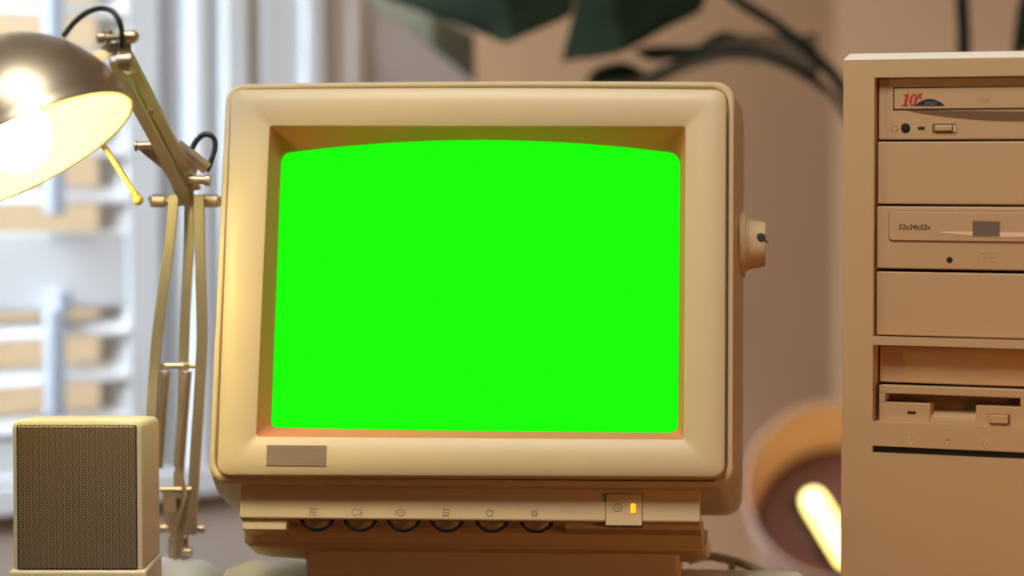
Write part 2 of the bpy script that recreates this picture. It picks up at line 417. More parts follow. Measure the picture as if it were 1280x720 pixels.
# symbols
def sym(name, lines, px, py, n, parent, r=.00022, mt='engrave', plane=mp, loc=ml, sc=1.0):
    q = plane(px, py, n); m = MB()
    for ln in lines:
        pts = [loc(q[0] + x * sc / 1806, q[1] + y * sc / 1806, n) for x, y in ln]
        m.tube(pts, r, 5)
    return obj(name, m, mt, parent)
def circ(r, k=14, a0=0, a1=360, cx=0, cy=0): return [(cx + r * cos(R(a0 + (a1 - a0) * j / k)), cy + r * sin(R(a0 + (a1 - a0) * j / k))) for j in range(k + 1)]
icons = [
    [[(-5, 3.5), (5, 3.5)], [(-5, -3.5), (5, -3.5)], [(-3, 1), (-3, -1)], [(3, 1), (3, -1)], [(-4, 0), (4, 0)]],
    [circ(4, 12, 50, 310, -2), [(1, 3), (6, 3)], [(1, -3), (6, -3)], [(4, 0), (7, 0)]],
    [circ(4, 14, 0, 360), [(-6, 3), (-6, -3)], [(-1.5, 0), (1.5, 0)], [(6, 3), (6, -3)]],
    [[(-4, 4), (5, 4)], [(-4, -3.5), (4, -3.5)], [(-2, 2), (-4, -2)], [(4, 1), (3, -2)], [(-1, 0), (2, 0)]],
    [circ(4)],
    [circ(2.6)] + [[(3.5 * cos(R(a)), 3.5 * sin(R(a))), (5 * cos(R(a)), 5 * sin(R(a)))] for a in range(0, 360, 45)]]
for ic, x, y in zip(icons, (391, 446, 501, 557, 612, 668), (640, 640.5, 641, 641, 641.5, 642)):
    sym('control_symbol', ic, x, y, cn + .0001, mon)
# power button
a0p, a1p, b0p, b1p = rectpx(757.5, 617, 802.5, 657.5, cn)
m = MB(); m.box(MC, mu, mv, mn, a0p - .00035, a1p + .00035, b0p - .0005, b1p, cn - .004, cn + .0001); obj('button_gap', m, 'dark', mon)
m = MB(); m.box(MC, mu, mv, mn, a0p, a1p, b0p, b1p - .0002, cn - .004, cn + .0005); pb = obj('power_button', m, 'plastic', mon, bevel=.0005)
sym('power_symbol', [circ(4.8, 18), [(0, 3), (0, -2)]], 772, 634.5, cn + .0006, pb)
l0 = rectpx(788.5, 629.5, 794.5, 641.5, cn + .0012)
m = MB(); m.box(MC, mu, mv, mn, l0[0], l0[1], l0[2], l0[3], cn, cn + .0016); obj('indicator_light', m, 'led', pb, bevel=.0006, label='glowing amber indicator light')
# lower housing, swivel collar and foot
hn = -.042
a0, a1, b0, b1 = rectpx(304, 652, 879, 666, hn)
m = MB()
prof = [(b1 + .004, -.09), (b1 + .004, hn), (b0 + .0015, hn), (b0, hn - .002), (b0 - .001, hn - .006), (b0 - .009, hn - .007), (b0 - .0105, hn - .02), (b0 - .0105, -.09)]
m.loft(hstrip(prof, a0, a1)); obj('lower_housing', m, 'plastic', mon, bevel=.0012, smooth=30)
for x0, x1, y0, nl in ((302.5, 358, 648, -.0130), (706, 877, 650, -.0190)):
    c0, c1, e0, e1 = rectpx(x0, y0, x1, 663, nl)
    m = MB(); m.box(MC, mu, mv, mn, c0, c1, e0, e1, -.05, nl); obj('lower_lip', m, 'plastic', mon, bevel=.001)
cf = -.050
a0, a1, b0, b1 = rectpx(306, 681, 882, 699, cf)
hb = Vector((-mn.x, -mn.y, 0)).normalized()
def secloop(a0, a1, b, d0, d1, r=.012):
    l = loop4((a0, d0), (a1, d0), (a1, d1), (a0, d1), r, ks=4); return [ml(p.x, b, cf) + hb * p.y for p in l]
m = MB()
m.loft([secloop(a0, a1, b1 + .0012, .001, .10), secloop(a0 + .0002, a1 - .0002, b1 - .001, 0, .10), secloop(a0 + .0035, a1 + .0025, b1 - .0088, .014, .10), secloop(a0 + .006, a1 + .001, b1 - .0108, .020, .10), secloop(a0 + .012, a1 - .006, b1 - .0125, .026, .09), secloop(a0 + .03, a1 - .03, b1 - .0150, .036, .08)])
obj('swivel_collar', m, 'plastic', mon, smooth=35)
# foot: a block straight down to the board
fT = MC.z - .165
fl = at(382, 700, 1.888); fr_ = at(850, 700, 1.864)
fd = Vector((fr_.x - fl.x, fr_.y - fl.y, 0)); fw_ = fd.length; fd.normalize(); fb = Vector((-fd.y, fd.x, 0)); O = Vector((fl.x, fl.y, 0))
zt = at(600, 686.5, 1.876).z
m = MB(); m.box(O, fd, fb, Z3, 0, fw_, 0, .07, BZ + .001, zt); obj('foot', m, 'plastic', mon, bevel=.003)

# ================================================================== COMPUTER TOWER
TA = R(24)
tu = Vector((cos(TA), -sin(TA), 0)); tn = Vector((-sin(TA), -cos(TA), 0))
TP = at(1100, 200, 1.82)
def tp(px, py, n=0):
    p = on_plane(px, py, TP + tn * n, tn) - TP; return (p.dot(tu), p.z)
def tl(a, b_, n): return TP + tu * a + Z3 * b_ + tn * n
aL = tp(1053.2, 300)[0]; zTop = tp(1056, 75)[1] + .001; zBot = .75 - TP.z; aR = aL + .192
tow = thing('computer_tower', 'beige computer tower with stacked drives on the right side of the desk', 'computer', tl(aL + .09, zBot, -.2))
def tb(mb, a0, a1, z0, z1, n0, n1): return mb.box(TP, tu, Z3, tn, a0, a1, z0, z1, n0, n1)
cL = tp(1092.5, 200)[0]; cR = cL + .1495
zU1 = tp(1095, 97)[1]; zU0 = tp(1095, 420.5)[1]; zL1 = tp(1095, 431)[1]; zL0 = tp(1095, 527)[1]
gS1 = tp(1100, 557.5)[1]; gS0 = tp(1100, 566)[1]; gL = tp(1092, 560)[0]; gR = cR
m = MB()
tb(m, aL, cL, zBot, zTop - .001, -.03, 0); tb(m, cR, aR, zBot, zTop - .001, -.03, 0)
tb(m, cL, cR, zU1, zTop - .001, -.03, 0); tb(m, cL, cR, zL1, zU0, -.03, 0)
tb(m, cL, cR, gS1, zL0, -.03, 0); tb(m, cL, cR, zBot, gS0, -.03, 0)
fb_m = m; m = MB()
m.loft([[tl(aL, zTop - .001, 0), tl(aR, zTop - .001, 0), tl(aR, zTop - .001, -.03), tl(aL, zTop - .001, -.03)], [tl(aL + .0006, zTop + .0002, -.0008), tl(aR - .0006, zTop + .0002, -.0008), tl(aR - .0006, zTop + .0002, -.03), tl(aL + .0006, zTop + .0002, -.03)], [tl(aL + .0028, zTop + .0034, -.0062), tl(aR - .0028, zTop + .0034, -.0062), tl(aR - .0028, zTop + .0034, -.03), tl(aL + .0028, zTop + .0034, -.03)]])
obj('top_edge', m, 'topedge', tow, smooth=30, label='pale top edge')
fb_o = obj('front_bezel', fb_m, 'tower', tow, smooth=30)
mo = fb_o.modifiers.new('weld', 'WELD'); mo.merge_threshold = .00001
m = MB(); tb(m, aL + .004, aR - .004, zBot, zTop - .002, -.40, -.03); obj('case', m, 'towerside', tow, bevel=.002)
m = MB(); tb(m, cL - .0005, cR, zU0 - .001, zU1 + .001, -.028, -.0265); tb(m, cL - .0005, cR, zL0 - .001, zL1 + .001, -.028, -.0265)
tb(m, gL + .0004, gR, gS0 - .002, gS1 + .002, -.026, -.0025); obj('bay_interior', m, 'dark', tow)
# slot ends round
m = MB(); zc = (gS0 + gS1) / 2; hr = (gS1 - gS0) / 2
pts = [tl(gL + .0022 - hr * 0 + 0, gS1, 0)] 
poly = [tl(cL - .0001, gS0 - .0002, 0)] + [tl(gL + .0045 + hr * cos(t) * 0 - hr * sin(t) * 1.0, zc - hr * cos(t), 0) for t in [pi * j / 10 for j in range(11)]] + [tl(cL - .0001, gS1 + .0002, 0)]
# ---- drive bay contents, all slightly behind the bezel
dn = -.0035
dl = tp(1096.5, 200, dn)[0]; dR = cR - .0006
def tz(py, px=1110, n=dn): return tp(px, py, n)[1]
def ta(px, py=300, n=dn): return tp(px, py, n)[0]
def plate(name, y0, y1, mt='drive', n=dn, parent=tow, bev=.0008, back=.02):
    m = MB(); tb(m, dl, dR, tz(y1, n=n), tz(y0, n=n), n - back, n); return obj(name, m, mt, parent, bevel=bev)
# first optical drive (recessed a little: shaded by the bezel)
d1 = plate('optical_drive', 98, 174.6, n=-.006)
n1 = -.006
m = MB(); tb(m, ta(1116.5, 110, n1), dR, tz(137.8, 1120, n1), tz(109.2, 1120, n1), n1 - .001, n1 + .0002); obj('tray_gap', m, 'dark', d1)
m = MB(); tb(m, ta(1118.3, 110, n1), dR, tz(136.2, 1120, n1), tz(110.8, 1120, n1), n1 - .001, n1 + .0008); t1 = obj('disc_tray', m, 'drive', d1, bevel=.0003)
# finger recess below the tray: flat patch, shade put into its colour
m = MB(); pts = []
for j in range(17):
    t = j / 16; x = 1135 + 260 * t; dpt = 11.5 * sin(pi * t) ** .8
    pts.append(tl(ta(x, 140, n1), tz(138.2 + dpt + (x - 1120) * .012, x, n1), n1 + .00025))
pts2 = [tl(ta(x, 140, n1), tz(137.4 + (x - 1120) * .012, x, n1), n1 + .00025) for x in (1395, 1135)]
m.prism([p - tn * .0006 for p in pts] + [p - tn * .0006 for p in pts2], tn * .0006); M['recess'] = mat('recess_shade', (.16, .09, .05), .6); obj('finger_recess_shade', m, 'recess', d1)  # drive plastic darkened to stand for the shade in recesses
def tsym(name, polys, parent, n, mt):
    m = MB()
    for poly in polys: m.prism([tl(*tp(x, y, n), n) for x, y in poly], tn * .0003)
    return obj(name, m, mt, parent, smooth=0)
def ell(cx, cy, rx, ry, k=22, a0=0, a1=360): return [(cx + rx * cos(R(a0 + (a1 - a0) * j / k)), cy - ry * sin(R(a0 + (a1 - a0) * j / k))) for j in range(k + (0 if a1 - a0 == 360 else 1))]
nn = n1 + .0009
one = [(1131.2, 118.5), (1134.8, 117.2), (1136.2, 117.2), (1133.2, 130.6), (1135, 131), (1134.8, 132), (1127.6, 132), (1127.8, 131), (1129.8, 130.6), (1132, 120.3), (1129.8, 120.4), (1130, 119.4)]
tsym('printed_numeral', [one], t1, nn, 'red')
m = MB(); o1 = [(1141.6 + 4.6 * cos(t) - 1.6 * -sin(t) * .9, 124.6 - 7.5 * sin(t)) for t in [2 * pi * j / 24 for j in range(24)]]
i1 = [(1141.6 + 1.9 * cos(t) + 1.3 * sin(t), 124.6 - 6.2 * sin(t)) for t in [2 * pi * j / 24 for j in range(24)]]
lo = [tl(*tp(x, y, nn), nn + .0003) for x, y in o1]; li = [tl(*tp(x, y, nn), nn + .0003) for x, y in i1]
m.loft([lo, li], False, False); obj('printed_numeral', m, 'red', t1, smooth=0)
tsym('printed_cross', [[(1146.2, 116), (1148, 116), (1152.8, 123.2), (1150.8, 123.2)], [(1151.6, 116), (1153, 116), (1147.6, 123), (1146.2, 123)]], t1, nn, 'red')
arc = [(1143.5, 132)] + [(1143.5 + 37.5 * j / 14, 132 - 8.4 * math.sin(pi * j / 14) ** .85) for j in range(1, 14)] + [(1181, 132)]
lg = tsym('printed_arc', [arc], t1, nn, 'navy')
M['pale'] = mat('pale_print', (.16, .18, .24), .5)
letters('printed_word', 'SPEED', t1, tl(*tp(1163, 129.4, nn), nn + .0005), tu, Z3, tn, .0030, 'pale', bold=.00004, shear=.2)
M['faint'] = mat('faint_print', (.47, .34, .225), .5)
letters('embossed_word', 'disc', t1, tl(*tp(1229, 125, nn), nn), tu, Z3, tn, .0058, 'faint')
# jack, led, wheel
def tcyl(px, py, rpx, n, depth, name, mt, parent, seg=24):
    q = tp(px, py, n); m = MB(); c = tl(q[0], q[1], n); m.lathe(c, tn, [(rpx / 1950, 0), (rpx / 1950, depth * .7), (rpx / 1950 * .85, depth)], seg); return obj(name, m, mt, parent)
M['jackring'] = mat('jack_ring', (.03, .025, .02), .35, metal=.4)
jk = tcyl(1132, 160, 6.2, n1, .0006, 'headphone_jack', 'jackring', d1)
tcyl(1132, 160.4, 3.4, n1 + .0006, .0002, 'jack_hole', 'dark', jk)
def tlines(name, lines, parent, n, mt, r=.00018):
    m = MB()
    for ln in lines: m.tube([tl(*tp(x, y, n), n) for x, y in ln], r, 5)
    return obj(name, m, mt, parent)
def tc(cx, cy, r, a0=0, a1=360, k=16): return [(cx + r * cos(R(a0 + (a1 - a0) * j / k)), cy - r * sin(R(a0 + (a1 - a0) * j / k))) for j in range(k + 1)]
tlines('headphone_symbol', [tc(1118, 160.5, 4, -50, 230), [(1115, 163.5), (1116.6, 165.5)], [(1121, 163.5), (1119.4, 165.5)]], d1, n1, 'engrave')
m = MB(); tb(m, ta(1147.5, 160, n1), ta(1156, 160, n1), tz(162.2, 1150, n1), tz(158.6, 1150, n1), n1, n1 + .0002); obj('activity_light', m, 'dark', d1)
m = MB(); tb(m, ta(1165.5, 160, n1), ta(1195, 160, n1), tz(166, 1180, n1), tz(154.6, 1180, n1), n1, n1 + .0003); vw = obj('volume_slot', m, 'recess', d1)
m = MB(); tb(m, ta(1169, 160, n1), ta(1191, 160, n1), tz(164, 1180, n1), tz(156.4, 1180, n1), n1, n1 + .002); obj('volume_wheel', m, 'drive', vw, bevel=.0008)
m = MB(); tb(m, ta(1192.3, 160, n1), ta(1195, 160, n1), tz(165, 1190, n1), tz(156, 1190, n1), n1, n1 + .0012); obj('slot_edge', m, 'plastic', vw)
plate('drive_bay_cover', 177.2, 255, n=-.0045)
# second optical drive
d2 = plate('optical_drive', 257.8, 335.6, n=-.0035)
n2 = -.0035
zt1 = tz(263.2, 1115, n2); zt0 = tz(300.4, 1115, n2); al = ta(1110.8, 280, n2)
def trect(a0, a1, z0, z1, r, n0, n1_):
    l = loop4((a0, z1), (a1, z1), (a1, z0), (a0, z0), r, ks=3)
    return [[tl(p.x, p.y, n0) for p in l], [tl(p.x, p.y, n1_) for p in l]]
m = MB(); m.loft(trect(al, dR, zt0 - .0006, zt1, .0030, n2 - .002, n2 + .0002)); obj('tray_gap', m, 'recess', d2)
m = MB(); m.loft(trect(al + .0005, dR, zt0, zt1 - .0004, .0026, n2 - .002, n2 + .0011)); t2 = obj('disc_tray', m, 'drive', d2, bevel=.0004)
n3 = n2 + .0011
ltr = letters('printed_speeds', '52x24x52x', t2, tl(*tp(1142.5, 284.2, n3), n3), tu, Z3, tn, .0049, 'textbrown', bold=.00007, shear=.25)
tsym('eject_label', [[(1215.8, 276), (1249.6, 277), (1249.6, 295.6), (1215.8, 294.6)]], t2, n3 + .0002, 'label')
cres = [(1170, 290.2)] + [(1170 + 160 * j / 12, 290.2 + 4.8 * sin(pi * j / 12) + j * .25) for j in range(1, 12)] + [(1330, 293.5)] + [(1330 - 160 * j / 12, 293.5 - .7 * sin(pi * j / 12) - j * .25 - 1.2) for j in range(1, 12)]
M['lit'] = mat('groove_highlight', (.80, .64, .44), .4)  # paler drive plastic: highlight along the tray groove put into the colour
tsym('groove_highlight', [cres], t2, n3, 'lit')
hh_ = tcyl(1187, 325, 4.2, n2, .0002, 'release_hole', 'jackring', d2); tcyl(1187, 324.8, 2.8, n2 + .0002, .0001, 'hole_centre', 'dark', hh_)
tlines('disc_mark', [[(1222, 319), (1222, 328), (1227, 328)], [(1225, 317), (1245, 318)], [(1230, 321), (1230, 328), (1234, 328), (1234, 321), (1230, 321)], [(1245, 322), (1238, 322), (1238, 328.5), (1245, 328.5)]], d2, n2, 'engrave', .00013)
plate('drive_bay_cover', 339.6, 419, n=-.0035)
plate('drive_bay_cover', 432, 477.8, n=-.012)
# floppy drive
nf = -.0045
fd_ = MB()
def fz(y, x=1105): return tz(y, x, nf)
fa = lambda x: ta(x, 500, nf)
fL = ta(1099, 500, nf); yT, yB = fz(481.5), fz(529)
s1_, s0_ = fz(491.5), fz(502.5)   # slot
n0z, n1z = fz(520.3), fz(492)     # finger notch
dRf = dR
tb(fd_, fL, dRf, s1_, yT, nf - .02, nf)
tb(fd_, fL, fa(1106), s0_, s1_, nf - .02, nf); tb(fd_, fa(1275.5), dRf, s0_, s1_, nf - .02, nf)
tb(fd_, fL, fa(1162.5), yB, s0_, nf - .02, nf); tb(fd_, fa(1220), dRf, yB, s0_, nf - .02, nf)
tb(fd_, fa(1162.5), fa(1220), yB, n0z - .0002, nf - .02, nf)
fd_.prism([tl(fa(1162.5), n0z, nf), tl(fa(1162.5), n0z + .0052, nf - .011), tl(fa(1162.5), n0z - .002, nf - .011)], tu * (fa(1220) - fa(1162.5)))
fo = obj('floppy_drive', fd_, 'drive', tow, bevel=.0004, smooth=30)
m = MB(); tb(m, fL + .002, dRf - .002, s0_ - .006, s1_ + .002, nf - .0135, nf - .011); obj('slot_door', m, 'recess', fo)
m = MB(); tb(m, fa(1134.5), fa(1145), fz(519, 1140) + .0009, fz(516, 1140) + .001, nf, nf + .0002); obj('activity_light', m, 'dark', fo)
m = MB(); tb(m, fa(1236.6), fa(1262.6), tz(530, 1250, nf), tz(517.8, 1250, nf), nf - .003, nf + .0002); eg = obj('button_gap', m, 'dark', fo)
m = MB(); tb(m, fa(1237.4), fa(1261), tz(529, 1250, nf), tz(518.6, 1250, nf), nf - .003, nf + .0026); obj('eject_button', m, 'drive', fo, bevel=.0005)
# symbols under the drives
M['raised'] = mat('raised_symbol', (.74, .58, .40), .4)
tlines('drive_symbol', [tc(1139.5, 544.5, 3.2), tc(1139.5, 552, 3.2, 180, 360), [(1136.3, 544.5), (1136.3, 552)], [(1142.7, 544.5), (1142.7, 552)]], tow, .0001, 'raised', .00025)
tlines('power_symbol', [[(1188, 543), (1182.5, 550), (1189.5, 549), (1184.5, 557)], [(1186, 557), (1184.5, 557), (1184.3, 554.6)]], tow, .0001, 'raised', .00025)
tlines('reset_symbol', [[(1231 + 2 * cos(R(a)), 551 - 2 * sin(R(a))), (1231 + 5.5 * cos(R(a)), 551 - 5.5 * sin(R(a)))] for a in (90, 35, 145, -35, 215, 180, 0)] + [[(1231, 551), (1231, 557.5)]], tow, .0001, 'raised', .00025)

# ================================================================== SPEAKER
SY = 1.80
spc = at(96, 523.6, SY); spx0 = at(15, 600, SY).x; spx1 = at(178.5, 600, SY).x; spz1 = at(96, 525.8, SY).z
zpl = at(96, 711.5, SY).z
spk = thing('loudspeaker', 'small cream desktop loudspeaker with a brown perforated grille beside the lamp', 'speaker', ((spx0 + spx1) / 2, SY + .04, .75))
def xz(x0, x1, z0, z1, r, y, **k):
    l = loop4((x0, z1), (x1, z1), (x1, z0), (x0, z0), r, **k); return [Vector((p.x, y, p.y)) for p in l]
m = MB(); e = .0
tp_ = dict(top=.0006)
L = [xz(spx0 + .0035, spx1 - .0035, zpl, spz1 - .0032, (.004, .004, .001, .001), SY, **tp_), xz(spx0 + .001, spx1 - .001, zpl, spz1 - .0008, (.005, .005, .001, .001), SY + .0012, **tp_),
     xz(spx0, spx1, zpl, spz1, (.005, .005, .001, .001), SY + .004, **tp_), xz(spx0 - .001, spx1 + .001, zpl, spz1 - .0042, (.005, .005, .001, .001), SY + .076, **tp_), xz(spx0 + .002, spx1 - .002, zpl, spz1 - .006, (.005, .005, .001, .001), SY + .079, **tp_)]
m.loft(L); obj('cabinet', m, 'speaker', spk, smooth=35)
m = MB(); m.box(Vector((0, 0, 0)), X3, Y3, Z3, spx0 - .0022, spx1 + .0022, SY - .002, SY + .080, .75, zpl - .0004); obj('plinth', m, 'speaker', spk, bevel=.0022, seg=3)
gx0 = at(22.5, 600, SY).x; gx1 = at(170, 600, SY).x; gz1 = at(96, 532.5, SY).z; gz0 = at(96, 710.5, SY).z
m = MB(); m.loft([xz(gx0 - .0007, gx1 + .0007, gz0 - .0005, gz1 + .0007, .0012, SY - .0002), xz(gx0 - .0007, gx1 + .0007, gz0 - .0005, gz1 + .0007, .0012, SY + .002)]); obj('grille_gap', m, 'dark', spk)
m = MB(); m.loft([xz(gx0, gx1, gz0, gz1, .0012, SY - .0012), xz(gx0, gx1, gz0, gz1, .0012, SY + .002)]); obj('grille', m, 'grille', spk, bevel=.0006, label='brown perforated metal grille')

# ================================================================== DESK LAMP
LY = 1.945
lb = at(214, 700, LY)
lamp = thing('desk_lamp', 'brushed metal spring arm desk lamp with a lit dome shade, left of the monitor', 'lamp', (lb.x, LY, .75))
m = MB(); m.lathe(Vector((lb.x, LY, .75)), Z3, [(.038, 0), (.039, .003), (.0385, .008), (.035, .013), (.027, .018), (.015, .0215), (.004, .022)], 56); obj('base', m, 'lampbase', lamp)
def P(x, y, dy=0): return at(x, y, LY + dy)
# foot bracket
m = MB(); m.bar([P(222, 722), P(222, 672)], .014, .0012, channel=.010); obj('foot_bracket', m, 'metal', lamp)
m = MB(); m.bar([P(216, 716, -.006), P(221, 678, -.006)], .0022, .002); m.bar([P(231, 716, -.006), P(226, 676, -.006)], .0035, .002); m.cyl(P(228, 690, -.004), P(240, 690, -.004), .0035, 14); m.cyl(P(215, 672), P(235, 672), .003, 12); obj('pivot', m, 'metal2', lamp)
# lower bracket
m = MB(); m.prism([P(203, 612, -.004), P(240, 606, -.004), P(232, 655, -.004), P(228, 674, -.004), P(219, 674, -.004), P(205, 650, -.004)], Y3 * .0012); m.prism([P(203, 612, .010), P(240, 606, .010), P(232, 655, .010), P(228, 674, .010), P(219, 674, .010), P(205, 650, .010)], Y3 * .0012); obj('lower_bracket', m, 'metal2', lamp)
m = MB(); m.cyl(P(200, 612, -.010), P(240, 612, -.010), .0022, 12); obj('hinge_bolt', m, 'metal2', lamp)
m = MB(); m.cyl(P(200, 661), P(236, 661), .0042, 14); m.cyl(P(236, 661, -.001), P(256, 661.5, -.001), .0034, 14); obj('hinge_bolt', m, 'metal2', lamp)
m = MB(); m.bar([P(226, 596, -.012), P(232, 618, -.012), P(224, 645, -.012), P(215, 672, -.012)], .0032, .0012); m.bar([P(222, 590, -.010), P(222, 622, -.010)], .006, .001); m.bar([P(214, 622, -.01), P(216, 640, -.01)], .007, .004); obj('lever_strap', m, 'metal2', lamp)
# lower arm bars
def arm(name, pts, w, dy, ch=.006, mt='metal', t=.0010):
    pp = smooth_pts([P(x, y, dy) for x, y in pts], 6); m = MB(); m.bar(pp, w, t, channel=ch); return obj(name, m, mt, lamp, smooth=30, bevel=.0003)
arm('lower_arm', [(217, 243), (212, 300), (201, 380), (194, 440), (189, 520), (186, 600), (190, 660)], .0073, -.008)
arm('lower_arm', [(248.5, 243), (249, 300), (251, 380), (251.5, 430), (248, 500), (243, 580), (238, 669)], .0074, -.010)
arm('lower_arm', [(236, 250), (235, 320), (231, 400), (229, 470), (227, 540), (222, 610)], .0068, .010)
m = MB(); m.cyl(P(196, 457), P(245, 457), .0021, 12); m.sphere(P(199, 457, -.001), .003, 12); m.cyl(P(233, 455, -.003), P(233, 461, -.003), .0022, 10); m.cyl(P(202, 455, -.003), P(202, 461, -.003), .0022, 10); obj('cross_pin', m, 'metal', lamp)
def spring(p, q, r, turns):
    m = MB(); A = (q - p).normalized(); X = A.cross(Y3).normalized(); Yv = A.cross(X); L = (q - p).length
    m.tube([p + A * (L * j / (turns * 10)) + (X * cos(2 * pi * j / 10) + Yv * sin(2 * pi * j / 10)) * r for j in range(turns * 10 + 1)], .00052, 5)
    m.cyl(p, q, r * .72, 10); return m
obj('spring', spring(P(206.5, 464, -.002), P(197, 585, -.002), .0036, 44), 'metal2', lamp)
obj('spring', spring(P(233, 464, -.002), P(223, 584, -.002), .0040, 44), 'metal2', lamp)
# elbow
m = MB(); m.cyl(P(196, 251), P(268, 251), .0028, 14); 
for x0, x1 in ((190, 207), (255, 273)):
    m.cyl(P(x0, 251), P(x1, 251), .0048, 16)
m.cyl(P(205, 251), P(214, 251), .0030, 14); m.cyl(P(189, 245), P(193, 258), .0030, 8); m.cyl(P(272, 245), P(270, 258), .0034, 8); obj('elbow_bolt', m, 'metal2', lamp)
# elbow plates
UY = -.02
m = MB(); m.prism([P(168, 183, UY), P(182, 184, UY), P(214, 185, UY), P(248, 208, UY + .01), P(243, 225, UY + .012), P(241, 256, UY + .014), P(222, 258, UY + .014), P(214, 230, UY + .01), P(203, 212, UY)], Y3 * .0014); obj('elbow_plate', m, 'metal', lamp, bevel=.0004)
m = MB(); m.cyl(P(169, 182.5, UY - .006), P(226, 180.5, UY - .006), .0030, 14); m.cyl(P(168, 182.5, UY - .006), P(172, 182.5, UY - .006), .0038, 14); obj('tension_rod', m, 'metal2', lamp)
m = MB(); m.cyl(P(221, 181, UY - .008), P(259, 211, UY - .004), .0046, 16); obj('cable_sleeve', m, 'metal', lamp)
m = MB(); m.cyl(P(236, 224, UY - .004), P(262, 225.5, UY - .004), .0030, 12); m.cyl(P(256, 225, UY - .004), P(263, 225.5, UY - .004), .0042, 12); m.cyl(P(234, 207, UY - .006), P(238, 217, UY - .006), .0028, 10); obj('side_bolt', m, 'metal2', lamp)
# upper arm: from elbow up and forwards to the shade
def U(x, y, k): return at(x, y, LY - .012 - .17 * k)
m = MB(); m.bar([U(143, 78, 1), U(168, 128, .7), U(202, 190, .32), U(231, 251, 0)], .0078, .0012, channel=.006); obj('upper_arm', m, 'metal', lamp, bevel=.0003)
m = MB(); m.bar([at(150, 52, LY - .17), at(186, 122, LY - .12), at(214, 178, LY - .065), at(246, 238, LY)], .0066, .0012, channel=.006); obj('upper_arm', m, 'metal', lamp, bevel=.0003)
m = MB(); m.bar([at(152, 70, LY - .16), at(182, 130, LY - .112), at(222, 205, LY - .03)], .0078, .0006); m.cyl(at(184, 138, LY - .130), at(192, 139, LY - .128), .0022, 10); obj('arm_web', m, 'metal', lamp)
# top joint
TY = LY - .118 - 0
def T(x, y, d=0): return at(x, y, LY - .195 + d)
m = MB(); m.cyl(T(124, 47), T(168, 46), .0022, 12); m.cyl(T(155, 46), T(167, 46), .0044, 16); m.sphere(T(166, 46), .0042, 12); m.cyl(T(122, 47), T(131, 47), .0036, 14); obj('top_bolt', m, 'metal2', lamp)
m = MB(); m.prism([T(136, 36), T(141, 40), T(137, 55), T(136, 63), T(124, 62), T(132, 54)], Y3 * .0015); m.prism([T(147, 40), T(162, 42), T(166, 72), T(160, 90), T(150, 92), T(144, 80), T(151, 62)], Y3 * .0015); m.bar([T(133, 60, .004), T(158, 58, .004)], .006, .002); obj('top_bracket', m, 'metal', lamp, bevel=.0004)
m = MB(); m.cyl(T(147, 77, -.004), T(166, 76, -.004), .0060, 20); m.tube([T(x, y, -.006) for x, y in [(149, 84), (152, 89), (160, 92), (168, 91), (170, 87)]], .0008, 8); obj('tension_knob', m, 'metal2', lamp)
# shade
SYD = 1.73; SR = 148.0 / F * SYD
sc_ = at(29, 188, SYD)
ax = Vector((-.475, .20, .857)).normalized()
prof = [(SR * sin(t), SR * cos(t)) for t in [pi / 2 * (1 - j / 22) for j in range(22)]] + [(.0005, SR)]
m = MB(); m.lathe(sc_, ax, [(SR + .0006, -.0035), (SR + .001, -.002), (SR + .0002, 0)] + prof[1:], 72, cap0=False); shd = obj('shade', m, 'shade', lamp, smooth=60, label='brushed metal dome shade', recalc=True)
ri = SR - .0012
m = MB(); m.lathe(sc_, ax, [(SR + .0006, -.0035), (ri, -.0030)] + [(ri * sin(t), ri * cos(t)) for t in [pi / 2 * (1 - j / 22) for j in range(22)]] + [(.0005, ri)], 72, cap0=False, cap1=True); obj('shade_lining', m, 'shadein', shd, smooth=60, label='white inside of the shade')
bc = sc_ + ax * (SR * .12)
m = MB(); m.sphere(bc, .022, 24, ax); m.lathe(bc, ax, [(.015, .015), (.0125, .030), (.0125, .036)], 24, False, False); obj('bulb', m, 'bulb', shd, label='glowing warm bulb')
m = MB(); m.lathe(bc, ax, [(.0145, .030), (.0155, .034), (.0155, SR * .68), (.010, SR * .69)], 24); obj('socket', m, 'shadein', shd)
# cap and bracket between shade and joint
top = sc_ + ax * SR
# handle rod
m = MB(); m.cyl(at(119, 166, 1.812), at(170, 244, 1.800), .0020, 12); m.sphere(at(172.5, 250, 1.800), .0036, 16); m.cyl(at(168, 242, 1.800), at(172, 249, 1.800), .0029, 12)
obj('handle_rod', m, 'rod', lamp, label='brass coloured handle rod with a ball tip')
# bracket from joint to shade
m = MB(); m.bar([T(146, 62, .006), T(132, 66, .006), T(120, 72, .010), at(112, 78, SYD + .03)], .007, .0016); obj('shade_bracket', m, 'metal', lamp)
# cables
cb = smooth_pts([at(80, 44, 1.745), at(86, 36, 1.752), at(96, 25, 1.75), at(110, 15, 1.745), at(126, 10.5, 1.742), at(140, 14, 1.74), at(148, 25, 1.738), at(152, 40, 1.738), at(152, 60, 1.742)], 6)
m = MB(); m.tube(cb, .0019, 10); obj('cable', m, 'cable', lamp, label='black cable loop at the shade')
cb = smooth_pts([at(232, 205, 1.93), at(239, 188, 1.93), at(246, 175, 1.93), at(256, 168, 1.93), at(266, 171, 1.93), at(269, 181, 1.93), at(266, 196, 1.93), at(258, 214, 1.93)], 6)
m = MB(); m.tube(cb, .0021, 10); obj('cable', m, 'cable', lamp, label='black cable loop at the elbow')

